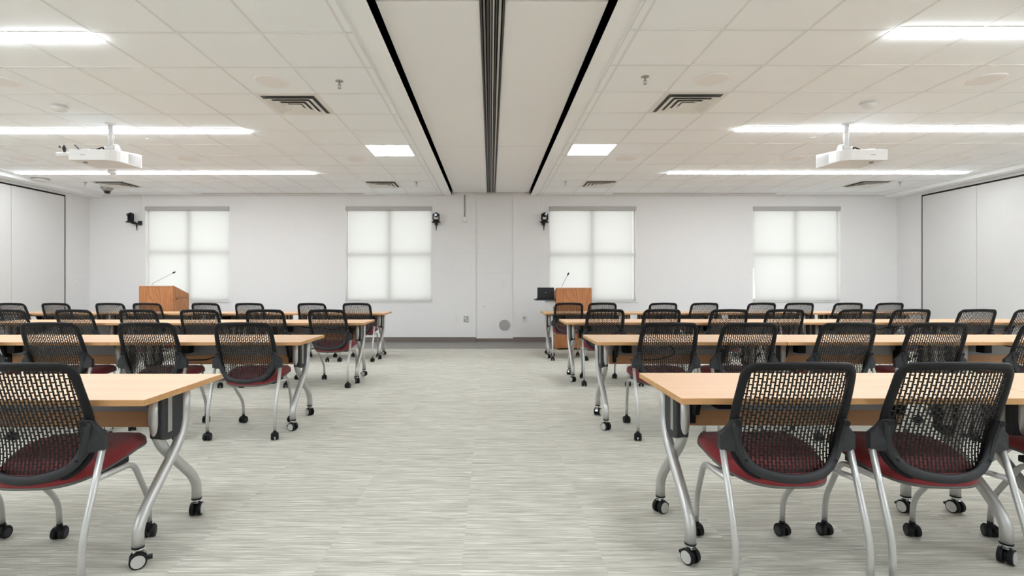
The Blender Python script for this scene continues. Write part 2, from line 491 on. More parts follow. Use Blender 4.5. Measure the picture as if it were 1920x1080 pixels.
# partition pocket in the middle of the ceiling: grey panels, side gaps with shade painted dark, black double track
ZP = ZC + 0.055
struct(MB().box(-0.80, 0.82, YB, YF + 0.02, ZP + 0.10, ZP + 0.16).build('ceiling', 'black'), 'black backing above the ceiling pocket panels, painted as shade')  # black colour puts the shade into the gaps beside the panels
struct(MB().box(-0.812, -0.80, YB, YF, ZC, ZP + 0.12).box(0.82, 0.832, YB, YF, ZC, ZP + 0.12).build('trim_1', 'trackd'))  # dark colour stands for the shade on the pocket sides
seams = [YB, 3.485 - 3.70, 3.485, 7.187, YF]
for k in range(4):
    for a, b, sd in ((-0.765, -0.075, 'left'), (0.097, 0.783, 'right')):
        o = MB().box(a, b, seams[k] + 0.006, seams[k + 1] - 0.006, ZP, ZP + 0.02).build('pocket_panel', 'pocket', bevel=0.002)
        tag(o, 'grey ceiling pocket panel %s of the black track, %s' % (sd, ['added unseen behind the camera', 'just overhead, nearest the top edge', 'long middle one', 'far one ending at the window wall'][k]), 'ceiling panel', 'grey panels beside the ceiling track')
tr = thing('partition_track', 'dark double metal track running down the middle of the ceiling', 'track', (0, YB, ZP))
L = YF - YB
def rail(a, b, z0, z1, m_): MB().box(a, b, 0, L, z0, z1).build('rail', m_, tr, bevel=0.002)
MB().box(-0.073, 0.095, 0, L, 0.015, 0.03).build('track_back', 'black', tr)
rail(-0.073, -0.060, -0.012, 0.014, 'trackd'); rail(-0.052, -0.038, -0.004, 0.014, 'trackm'); rail(-0.028, -0.012, -0.010, 0.014, 'trackd')
rail(-0.006, 0.006, -0.006, 0.014, 'trackm'); rail(0.014, 0.026, -0.012, 0.014, 'trackl'); rail(0.034, 0.046, -0.006, 0.014, 'trackd')
rail(0.056, 0.074, -0.002, 0.014, 'trackl'); rail(0.083, 0.095, -0.012, 0.014, 'trackd')

# folding partitions along both side walls
for s, X, lab in ((1, XL, 'left'), (-1, XR, 'right')):
    t = thing('folding_partition', 'pale grey floor to ceiling folding partition along the %s side wall' % lab, 'partition', (X, 0, 0), group=None)
    y = 10.13; W = 1.13; k = 0
    while y > YB + 0.2:
        y0 = max(YB + 0.02, y - W)
        MB().box(0, s * 0.03, y0 + 0.004, y - 0.004, 0.015, 2.885).build('panel', 'partition', t, bevel=0.006)
        y -= W
    MB().box(0, s * 0.022, YB + 0.02, 10.13, 2.888, 2.915).build('head_track', 'black', t)
    MB().box(0, s * 0.022, 10.132, 10.155, 0.0, 2.915).build('edge_seal', 'black', t)

# slot diffusers near the window wall
for a, b, lab in ((-5.83, -2.57, 'left'), (2.46, 5.76, 'right')):
    o = MB().box(a, b, 10.55, 10.60, ZC - 0.006, ZC - 0.001, 0).box(a, b, 10.54, 10.55, ZC - 0.009, ZC - 0.001, 1).box(a, b, 10.60, 10.61, ZC - 0.009, ZC - 0.001, 1).build('slot_diffuser', ['duct', 'offwhite'])
    tag(o, 'long thin dark slot diffuser in the %s ceiling by the window wall' % lab, 'air vent', 'slot diffusers')

# ------------------------------------------------------------------ ceiling lamps
rows = ['nearest the camera', 'middle one, behind the projector rod', 'farthest one, nearest the windows', 'added unseen behind the camera', 'overhead, added out of view', 'added unseen, farthest back']
for side, s, yl in (('left', -1, YLL), ('right', 1, YLR)):
    x0 = 2.885 if s < 0 else 2.895
    for y, q in (((3.865, 0), (6.25, 1), (8.60, 2)) if s < 0 else ((3.79, 0), (6.17, 1), (8.58, 2))) + ((1.40, 4), (-1.0, 3), (-3.1, 5)):  # rows from overhead backwards are unseen lamps, added for their light
        a, b = sorted((s * x0, s * (x0 + 4.88)))
        t = thing('linear_lamp', 'long glowing linear ceiling lamp on the %s side, %s' % (side, rows[q]), 'lamp', ((a + b) / 2, y, ZC), group='linear ceiling lamps')
        hl = 2.44
        MB().box(-hl, hl, -0.075, -0.066, -0.006, 0.0).box(-hl, hl, 0.066, 0.075, -0.006, 0).box(-hl, -hl + 0.01, -0.066, 0.066, -0.006, 0).box(hl - 0.01, hl, -0.066, 0.066, -0.006, 0).build('lamp_housing', 'offwhite', t)
        MB().box(-hl + 0.01, hl - 0.01, -0.058, 0.058, -0.019, -0.002).build('diffuser', 'tube', t)
    for k, q in ((5, 'near the middle of the ceiling'), (-4, 'out of view')):
        y = yl + TILE * k
        t = thing('panel_lamp', 'square glowing ceiling panel lamp %s of the middle track, %s' % (side, q), 'lamp', (s * (1.058 + TILE / 2), y + TILE / 2, ZC), group='square panel lamps')
        h = TILE / 2 - 0.01
        MB().box(-h, h, -h, -h + 0.02, -0.008, 0).box(-h, h, h - 0.02, h, -0.008, 0).box(-h, -h + 0.02, -h + 0.02, h - 0.02, -0.008, 0).box(h - 0.02, h, -h + 0.02, h - 0.02, -0.008, 0).build('lamp_housing', 'offwhite', t)
        MB().box(-h + 0.02, h - 0.02, -h + 0.02, h - 0.02, -0.012, -0.001).build('diffuser', 'panel', t)

# ------------------------------------------------------------------ square cone diffusers
def frustum_ring(m, h0, z0, h1, z1, mi):
    vs = [(sx * h0, sy * h0, z0) for sx, sy in ((-1, -1), (1, -1), (1, 1), (-1, 1))] + [(sx * h1, sy * h1, z1) for sx, sy in ((-1, -1), (1, -1), (1, 1), (-1, 1))]
    m.add(vs, [(i, (i + 1) % 4, (i + 1) % 4 + 4, i + 4) for i in range(4)], mi)
t = thing('ceiling_vent', 'x', 'air vent', group='square ceiling vents')
m = MB(); h = 0.300
frustum_ring(m, h, -0.004, 0.262, -0.006, 0); frustum_ring(m, h, 0, h, -0.004, 0)
m.build('frame', 'offwhite', t)
MB().add([(-0.29, -0.29, -0.0015), (0.29, -0.29, -0.0015), (0.29, 0.29, -0.0015), (-0.29, 0.29, -0.0015)], [(0, 1, 2, 3)]).build('vent_back', 'duct', t)
for k, hh in enumerate((0.243, 0.182, 0.122)):
    m = MB()
    frustum_ring(m, hh, -0.030, hh - 0.052, -0.008, 0); frustum_ring(m, hh, -0.030, hh - 0.004, -0.032, 0); frustum_ring(m, hh - 0.004, -0.032, hh - 0.056, -0.010, 0)
    m.build('cone', 'offwhite', t)
MB().box(-0.07, 0.07, -0.07, 0.07, -0.030, -0.024).build('centre_plate', 'offwhite', t, bevel=0.002)
vx = 1.058 + TILE * 1.5; vx2 = 1.058 + TILE * 9.5
vents = [((-vx, YLL + TILE * 2.5), 'large square ceiling vent on the left side, near the sprinkler'), ((vx, YLR + TILE * 2.5), 'large square ceiling vent on the right side, near the sprinkler'),
         ((-vx, YLL + TILE * 9.5), 'small looking square vent over the second window from the left'), ((vx, YLR + TILE * 9.5), 'small looking square vent over the third window from the left'),
         ((-vx2 + .02, YLL + TILE * 9.5), 'square ceiling vent in front of the leftmost window, by the dome camera'), ((vx2, YLR + TILE * 9.5), 'square ceiling vent in front of the rightmost window')]
for i, ((x, y), lab) in enumerate(vents):
    if i == 0: t.location = (x, y, ZC); t['label'] = lab
    else: dup(t, (x, y, ZC), 0, lab)

# ------------------------------------------------------------------ round ceiling speakers
proto = None
for s, yl, side in ((-1, YLL, 'left'), (1, YLR, 'right')):
    for x, xl in ((1.97, 'closest to the middle track'), (4.41, 'second out from the middle track'), (6.85, 'outermost')):
        for yy, ylab in ((yl + TILE * 1.5, 'near row'), (yl + TILE * 6.35, 'far row')):
            if x > 6 and yy < 6: continue
            lab = 'faint round flush speaker in the %s ceiling, %s, %s' % (side, ylab, xl)
            o = MB().lathe([(0.150, 0), (0.150, -0.004), (0.138, -0.008), (0.10, -0.007), (0.02, -0.007)], seg=36).build('ceiling_speaker', 'speaker') if proto is None else proto.copy()
            if proto is None: proto = o
            else: COL.objects.link(o)
            o.location = (s * x, yy, ZC); tag(o, lab, 'speaker', 'round ceiling speakers')

# sprinklers
sp = thing('sprinkler', 'x', 'sprinkler', group='ceiling sprinklers')
MB().lathe([(0.036, 0), (0.036, -0.003), (0.024, -0.008), (0.012, -0.008)], seg=24).build('escutcheon', 'alu', sp)
MB().cyl((0, 0, -0.022), 0.008, 0.034, seg=10).tube([(-0.008, 0, -0.03), (-0.014, 0, -0.045), (0, 0, -0.062)], 0.003, 6).tube([(0.008, 0, -0.03), (0.014, 0, -0.045), (0, 0, -0.062)], 0.003, 6).build('nozzle', 'alu', sp)
MB().cyl((0, 0, -0.065), 0.016, 0.003, seg=16).build('deflector', 'alu', sp)
spr = [((-1.36, 4.72), 'pendent ceiling sprinkler left of the pocket, beside the large left vent'), ((1.36, 4.62), 'pendent ceiling sprinkler right of the pocket, beside the large right vent'),
       ((-1.33, 9.40), 'tiny sprinkler over the second window from the left'), ((1.33, 9.35), 'tiny sprinkler over the third window from the left'),
       ((-7.30, 9.45), 'tiny sprinkler in the far left ceiling beside the dome camera'), ((7.33, 9.40), 'tiny sprinkler in the far right ceiling corner')]
for i, ((x, y), lab) in enumerate(spr):
    if i == 0: sp.location = (x, y, ZC); sp['label'] = lab
    else: dup(sp, (x, y, ZC), 0, lab)

# smoke detectors
sm = thing('smoke_detector', 'x', 'smoke detector', group='smoke detectors')
MB().lathe([(0.062, 0), (0.062, -0.012), (0.055, -0.018)], seg=28).build('detector_base', 'white', sm)
MB().lathe([(0.072, -0.018), (0.074, -0.030), (0.066, -0.048), (0.040, -0.060), (0.02, -0.061)], seg=28).build('detector_head', 'white', sm)
for i, ((x, y), lab) in enumerate([((-4.41, 5.37), 'white round smoke detector on the left ceiling above the projector'), ((3.80, 5.28), 'white round smoke detector on the right ceiling above the projector'), ((-6.09, 8.45), 'smoke detector in front of the farthest left lamp, below the projector')]):
    if i == 0: sm.location = (x, y, ZC); sm['label'] = lab
    else: dup(sm, (x, y, ZC), 0, lab)
# little flush discs
o0 = None
for (x, y), lab in [((-6.24, 7.94), 'tiny flush disc in the left ceiling between the far lamps'), ((4.02, 6.54), 'tiny flush disc in the right ceiling below the middle lamp'), ((-4.30, 6.60), 'tiny flush disc in the left ceiling below the middle lamp')]:
    o = MB().lathe([(0.032, 0), (0.032, -0.004), (0.01, -0.005)], seg=18).build('cover_plate', 'speaker') if o0 is None else o0.copy()
    if o0 is None: o0 = o
    else: COL.objects.link(o)
    o.location = (x, y, ZC); tag(o, lab, 'cover plate', 'small ceiling discs')
# round motion sensor near the left partition
t = thing('motion_sensor', 'round white disc sensor on the ceiling by the left partition', 'sensor', (-7.80, 9.10, ZC))
MB().lathe([(0.13, 0), (0.13, -0.012), (0.115, -0.020)], seg=30).build('rim', 'alu', t)
MB().lathe([(0.113, -0.012), (0.108, -0.030), (0.06, -0.040), (0.01, -0.041)], seg=30).build('face', 'white', t)
# dome camera
t = thing('dome_camera', 'small dome security camera with dark bubble on the far left ceiling', 'camera', (-7.27, 9.95, ZC))
MB().lathe([(0.105, 0), (0.103, -0.012), (0.068, -0.062), (0.060, -0.066)], seg=28).build('mount', 'alu', t)
MB().lathe([(0.056, -0.062), (0.055, -0.085), (0.042, -0.108), (0.018, -0.119), (0.003, -0.121)], seg=24).build('dome', 'lens', t)

# ------------------------------------------------------------------ projectors
def projector(sx, loc, lab, extra):
    """sx = 1: long face on -x side with grille toward +x"""
    t = thing('projector', lab, 'projector', loc, group='ceiling projectors')
    def X(v): return v * sx
    zb = -0.469
    # body outline (plan), rounded front corner, drawn for the left one
    out = [(-0.26, 0.0), (0.10, 0.0)]
    for k in range(1, 7):
        a = PI / 2 * k / 6; out.append((0.10 + 0.14 * math.sin(a), 0.14 - 0.14 * math.cos(a)))
    out += [(0.25, 0.20), (0.262, 0.43), (-0.26, 0.43)]
    m = MB(); n = len(out)
    top = lambda y: zb + 0.117 + 0.04 * (y / 0.43)
    vs = [(X(x_), y_, zb) for x_, y_ in out] + [(X(x_), y_, top(y_)) for x_, y_ in out]
    m.add(vs, [tuple(range(n)), tuple(range(n, 2 * n))] + [(i, (i + 1) % n, (i + 1) % n + n, i + n) for i in range(n)])
    m.build('body', 'white', t, bevel=0.007)
    g = MB()
    for k in range(11):
        z = zb + 0.018 + k * 0.010
        a, b = (X(0.2515), 0.215, z), (X(0.2635), 0.41, z)
        g.tube([a, b], 0.003, 6)
    g.build('vent_grille', 'grille', t)
    MB().cyl((X(-0.15), 0.10, zb - 0.006), 0.022, 0.012, seg=14).build('foot', 'beam', t)
    MB().box(*sorted((X(-0.13), X(-0.075))), -0.002, 0.0, zb + 0.055, zb + 0.062).build('logo', 'mark', t)
    tops = MB().box(*sorted((X(-0.16), X(0.18))), 0.16, 0.36, zb + 0.135, zb + 0.152)
    tops.box(*sorted((X(-0.20), X(-0.12))), 0.10, 0.16, zb + 0.12, zb + 0.150)
    tops.build('mount_plate', 'white', t, bevel=0.004)
    MB().cyl((X(0.03), 0.24, zb + 0.175), 0.055, 0.05, seg=22).cyl((X(0.08), 0.24, zb + 0.185), 0.045, 0.06, axis=0, seg=18).build('mount_knuckle', 'white', t)
    MB().tube([(X(0.03), 0.24, zb + 0.19), (X(0.03), 0.24, -0.004)], 0.024, 16).build('mount_pole', 'white', t)
    MB().tube([(X(0.055), 0.235, zb + 0.20), (X(0.068), 0.235, zb + 0.33), (X(0.056), 0.235, -0.10), (X(0.045), 0.24, -0.005)], 0.006, 8).build('cable', 'offwhite', t)
    MB().lathe([(0.055, 0), (0.055, -0.006), (0.035, -0.016), (0.028, -0.016)], c=(X(0.03), 0.24, 0), seg=24).build('ceiling_flange', 'white', t)
    MB().tube(fillet([(X(-0.02), 0.20, zb + 0.16), (X(0.0), 0.17, zb + 0.185), (X(-0.07), 0.16, zb + 0.155)], 0.03), 0.008, 8).build('cable', 'black', t)
    if extra:
        MB().tube([(-0.27, 0.10, zb + 0.085), (-0.415, 0.03, zb + 0.066)], 0.026, 12).build('camera_arm', 'white', t)
        MB().tube([(-0.262, 0.10, zb + 0.087), (-0.285, 0.09, zb + 0.083)], 0.029, 12).build('camera_collar', 'beam', t)
        MB().tube([(-0.35, 0.06, zb + 0.09), (-0.352, 0.06, zb + 0.14), (-0.352, 0.06, zb + 0.175)], [0.008, 0.02, 0.012], 10).tube([(-0.405, 0.06, zb + 0.155), (-0.39, 0.06, zb + 0.165)], 0.012, 8).build('wireless_dongle', 'grey', t)
        MB().tube([(-0.21, 0.1, zb + 0.13), (-0.27, 0.1, zb + 0.19)], 0.006, 8).build('antenna', 'grey', t)
    return t
projector(1, (-4.36, 5.74, ZC), 'white ceiling projector on a pole on the left side, with small arm at its end', True)
projector(-1, (4.085, 5.74, ZC), 'white ceiling projector on a pole on the right side, plain ended', False)

# ------------------------------------------------------------------ things on the window wall
def ptz(x, z, yaw, off, lab):
    """wall plate at x; the camera stands on a small shelf off to the side by off"""
    t = thing('wall_camera', lab, 'camera', (x, YF, z), group='black wall cameras')
    y = -0.15
    MB().box(-0.012, 0.014, -0.012, 0.0, 0.06, ZC - z - 0.002).build('raceway', 'offwhite', t, bevel=0.002)
    MB().box(-0.032, 0.032, -0.045, 0, -0.05, 0.035).build('wall_plate', 'grey', t, bevel=0.004)
    MB().tube([(0, -0.03, -0.02), (off * 0.6, -0.09, -0.028), (off, y, -0.014)], 0.018, 10).build('bracket', 'grey', t)
    MB().cyl((off, y, -0.004), 0.088, 0.018, seg=26).build('shelf', 'plastic', t, bevel=0.003)
    MB().tube([(off * 0.35, -0.08, -0.02), (off * 0.35, -0.07, -0.09), (off * 0.35, -0.06, -0.165)], [0.017, 0.012, 0.006], 8).build('cable', 'plastic', t)
    rot = Matrix.Translation((off, y, 0)) @ Matrix.Rotation(yaw, 4, 'Z')
    MB().lathe([(0.058, 0.004), (0.058, 0.030), (0.050, 0.046)], c=(off, y, 0), seg=22).build('camera_base', 'plastic', t)
    yk = MB()
    for q in (-1, 1):
        yk.box(q * 0.060 - 0.008, q * 0.060 + 0.008, -0.030, 0.030, 0.035, 0.165)
    yk.rot(rot).build('yoke', 'plastic', t, bevel=0.004)
    hd = MB(); seg, rg = 18, 10; vs = []
    for j in range(rg + 1):
        a = PI * j / rg
        for i in range(seg):
            b = 2 * PI * i / seg
            vs.append((0.050 * math.sin(a) * math.cos(b), 0.050 * math.sin(a) * math.sin(b), 0.145 + 0.047 * math.cos(a)))
    hd.add(vs, [(j * seg + i, j * seg + (i + 1) % seg, (j + 1) * seg + (i + 1) % seg, (j + 1) * seg + i) for j in range(rg) for i in range(seg)], 0, True)
    hd.rot(rot).build('camera_head', 'plastic', t)
    MB().cyl((0, -0.052, 0.138), 0.028, 0.03, axis=1, seg=18).rot(rot).build('lens', 'lens', t)
ptz(-7.20, 2.455, -0.5, -0.105, 'black pan tilt camera on a wall bracket, left of the leftmost window')
ptz(-1.115, 2.455, 0.0, 0.006, 'black pan tilt camera on a wall bracket, right of the second window from the left')
ptz(1.085, 2.455, 0.35, 0.010, 'black pan tilt camera on a wall bracket, left of the third window from the left')

def plate(x, y, z, w_, h_, m_, name, lab, cat, slots, s=None, group='wall plates'):
    t = thing(name, lab, cat, (x, y, z), group=group)
    if s: t.rotation_euler = (0, 0, s * PI / 2)
    MB().box(-w_ / 2, w_ / 2, -0.007, 0, -h_ / 2, h_ / 2).build('cover', m_, t, bevel=0.002)
    for (a, b, c, d, mm) in slots:
        MB().box(a, b, -0.010, -0.006, c, d).build('insert', mm, t)
outl = [(-0.014, 0.014, 0.008, 0.034, 'offwhite'), (-0.014, 0.014, -0.034, -0.008, 'offwhite')]
plate(-0.715, YF, 0.475, 0.072, 0.115, 'white', 'wall_outlet', 'white power outlet low on the bare wall, left of the grey data plate', 'outlet', outl)
plate(-0.505, YF, 0.472, 0.095, 0.125, 'alu', 'data_plate', 'grey metal plate with sockets low on the wall, left of the recess', 'outlet', [(-0.03, 0.0, 0.0, 0.04, 'offwhite'), (0.004, 0.032, -0.045, -0.01, 'white')])
plate(0.70, YF, 0.475, 0.095, 0.125, 'grille', 'wall_outlet', 'grey white outlet low on the wall, right of the recess', 'outlet', [(-0.03, 0.01, 0.0, 0.045, 'alu'), (0.0, 0.03, -0.03, 0.02, 'grille')])
plate(0.275, YF + 0.03, 1.19, 0.085, 0.125, 'white', 'light_switch', 'white rocker switch plate on the recessed wall above the round grille', 'switch', [(-0.016, 0.016, -0.034, 0.034, 'offwhite')])
plate(-8.25, 10.44, 1.24, 0.075, 0.115, 'white', 'light_switch', 'white switch plate on the left side wall, nearer the partition', 'switch', [(-0.016, 0.016, -0.034, 0.034, 'offwhite')], 1)
plate(-8.25, 10.57, 1.24, 0.075, 0.115, 'white', 'light_switch', 'white switch plate on the left side wall, nearer the corner', 'switch', [(-0.016, 0.016, -0.034, 0.034, 'offwhite')], 1)
plate(-0.14, YF + 0.03, 0.735, 0.03, 0.03, 'white', 'doorbell_button', 'tiny round button low on the recessed wall', 'button', [(-0.009, 0.009, -0.009, 0.009, 'mark')])
t = thing('junction_box', 'grey box on thin conduit from the ceiling, left of the middle recess', 'electrical box', (-0.535, YF, 2.52))
MB().box(-0.045, 0.045, -0.045, 0, -0.055, 0.055).build('box_body', 'grille', t, bevel=0.004)
MB().box(-0.036, 0.036, -0.050, -0.044, -0.046, 0.046).build('box_cover', 'offwhite', t, bevel=0.003)
MB().tube([(0, -0.014, 0.05), (0, -0.014, ZC - 2.52 - 0.002)], 0.010, 10).build('conduit', 'alu', t)
t = thing('round_vent', 'round grey grille low on the recessed middle wall', 'air vent', (0.285, YF + 0.03, 0.345))
MB().cyl((0, -0.006, 0), 0.113, 0.012, axis=1, seg=36).build('rim', 'grate', t, bevel=0.002)
g = MB()
for k in range(-8, 9):
    z = k * 0.012; hx = math.sqrt(max(0, 0.104 ** 2 - z * z))
    g.box(-hx, hx, -0.0155, -0.011, z - 0.004, z + 0.004)
g.build('slats', 'grate', t)

# ------------------------------------------------------------------ lecterns
def lectern(x0, x1, y, ztop, lab, lowback, shelf):
    w_ = x1 - x0; d = 0.50
    t = thing('lectern', lab, 'lectern', (x0, y, 0), group='oak lecterns')
    zb = ztop - lowback
    MB().box(0.022, w_ - 0.022, 0.004, 0.024, 0.03, ztop - 0.012).build('front_panel', 'oak', t, bevel=0.002)
    for xa in (0, w_ - 0.022):
        MB().prism([(0, 0.012), (d, 0.012), (d, zb), (0.02, ztop + 0.004), (0, ztop + 0.004)], 0, xa, xa + 0.022).build('side_panel', 'oak', t, bevel=0.003)
    sl = lowback / (d - 0.02)
    MB().prism([(0.024, ztop - 0.018), (d - 0.02, zb - 0.018 + 0.02 * sl), (d - 0.02, zb - 0.038 + 0.02 * sl), (0.024, ztop - 0.038)], 0, 0.022, w_ - 0.022).build('reading_top', 'oaktop', t)
    MB().box(0.0, w_, -0.004, 0.022, ztop - 0.012, ztop + 0.003).build('top_lip', 'oaktop', t, bevel=0.003)
    MB().box(0.022, w_ - 0.022, 0.03, d - 0.02, 0.55, 0.57).build('inner_shelf', 'oak', t)
    MB().box(0.022, w_ - 0.022, 0.03, d - 0.02, 0.03, 0.05).build('bottom_shelf', 'oak', t)
    if not shelf:
        sx = w_
        MB().box(sx, sx + 0.006, 0.06, 0.46, ztop - 0.235, ztop - 0.205).build('side_latch', 'oaktrim', t, bevel=0.002)
        MB().cyl((sx + 0.012, 0.12, ztop - 0.24), 0.012, 0.02, axis=0, seg=12).build('latch_knob', 'oaktrim', t)
    else:
        MB().box(-0.375, -0.004, 0.02, 0.40, 0.895, 0.915).build('side_shelf', 'grey', t, bevel=0.004)
        MB().prism([(-0.004, 0.885), (-0.16, 0.885), (-0.16, 0.862), (-0.03, 0.78), (-0.004, 0.78)], 1, 0.08, 0.10).prism([(-0.004, 0.885), (-0.16, 0.885), (-0.16, 0.862), (-0.03, 0.78), (-0.004, 0.78)], 1, 0.30, 0.32).box(-0.16, -0.004, 0.08, 0.32, 0.885, 0.895).build('shelf_bracket', 'white', t)
        MB().tube(fillet([(-0.20, 0.05, 0.895), (-0.185, 0.03, 0.80), (-0.10, 0.03, 0.70), (-0.02, 0.05, 0.66), (-0.015, 0.05, 0.50)], 0.05), 0.006, 8).build('cable', 'white', t)
    return t
lectern(-6.30, -5.69, 9.40, 1.163, 'oak lectern on the left, in front of the leftmost window', 0.15, False)
lectern(1.19, 1.835, 9.52, 1.128, 'oak lectern on the right, with a side shelf carrying a laptop', 0.12, True)
# gooseneck microphones
def goose(x, y, z, pts, lab):
    t = thing('gooseneck_microphone', lab, 'microphone', (x, y, z), group='gooseneck microphones')
    MB().cyl((0, 0, 0.008), 0.02, 0.016, seg=16).build('mic_base', 'grey', t)
    P = fillet([(0, 0, 0.01)] + pts, 0.05)
    MB().tube(P, 0.0045, 8).build('neck', 'alu', t)
    d = (P[-1] - P[-2]).normalized()
    MB().tube([P[-1], P[-1] + d * 0.02, P[-1] + d * 0.05, P[-1] + d * 0.062], [0.007, 0.013, 0.013, 0.006], 12).build('mic_head', 'plastic', t)
goose(-6.17, 9.55, 1.085, [(0.0, 0, 0.11), (0.10, 0.01, 0.165), (0.36, 0.03, 0.305)], 'thin microphone leaning right above the left lectern')
goose(1.30, 9.66, 1.065, [(0.0, 0, 0.06), (0.03, 0.01, 0.13), (0.115, 0.02, 0.285)], 'thin microphone leaning right above the right lectern')
# laptop: back of its lid towards the camera
t = thing('laptop', 'open black laptop on the side shelf of the right lectern, lid facing the room', 'laptop', (1.015, 9.70, 0.9155))
MB().box(-0.155, 0.155, -0.01, 0.20, 0, 0.016).build('keyboard_base', 'plastic', t, bevel=0.003)
lid = MB().box(-0.155, 0.155, -0.008, 0.0, 0, 0.205).rot(Matrix.Translation((0, -0.008, 0.012)) @ Matrix.Rotation(0.14, 4, 'X'))
lid.build('lid', 'grey', t, bevel=0.003)
MB().cyl((0, -0.011, 0.11), 0.009, 0.003, axis=1, seg=16).rot(Matrix.Translation((0, -0.008, 0.012)) @ Matrix.Rotation(0.14, 4, 'X')).build('lid_logo', 'mark', t)

# ------------------------------------------------------------------ casters
def table_caster(ang):
    m = MB()
    R = 0.033
    for q in (-1, 1):
        m.cyl((q * 0.017, 0, R), R, 0.018, axis=0, seg=22, mi=0)
        m.cyl((q * 0.0275, 0, R), R * 0.80, 0.004, axis=0, seg=22, mi=1)
    m.cyl((0, 0, R), 0.024, 0.016, axis=0, seg=16, mi=0)
    vs = []; n = 9
    for i in range(n):
        a = PI * 0.05 + PI * 0.62 * i / (n - 1)
        for x_ in (-0.012, 0.012):
            vs.append((x_, (R + 0.004) * math.cos(a), R + (R + 0.004) * math.sin(a)))
    m.add(vs, [(2 * i, 2 * i + 1, 2 * i + 3, 2 * i + 2) for i in range(n - 1)], 2, True)
    m.cyl((0, 0.004, 0.076), 0.017, 0.014, seg=16, mi=2)
    m.box(-0.012, 0.012, 0.030, 0.052, 0.028, 0.040, 0)            # brake pedal
    return m.rot(Matrix.Rotation(ang, 4, 'Z'))

def chair_caster(ang):
    m = MB(); R = 0.027
    for q in (-1, 1):
        m.cyl((q * 0.016, 0, R), R, 0.020, axis=0, seg=20, mi=0)
        m.cyl((q * 0.027, 0, R), R * 0.7, 0.003, axis=0, seg=18, mi=1)
    vs = []; n = 9
    for i in range(n):
        a = PI * 0.0 + PI * 0.80 * i / (n - 1)
        for x_ in (-0.020, 0.020):
            vs.append((x_, (R + 0.005) * math.cos(a), R + (R + 0.005) * math.sin(a)))
    m.add(vs, [(2 * i, 2 * i + 1, 2 * i + 3, 2 * i + 2) for i in range(n - 1)], 0, True)
    m.box(-0.006, 0.006, -0.015, 0.015, R, 2 * R + 0.008, 0)
    m.cyl((0, 0, 0.066), 0.012, 0.020, seg=14, mi=0)
    return m.rot(Matrix.Rotation(ang, 4, 'Z'))

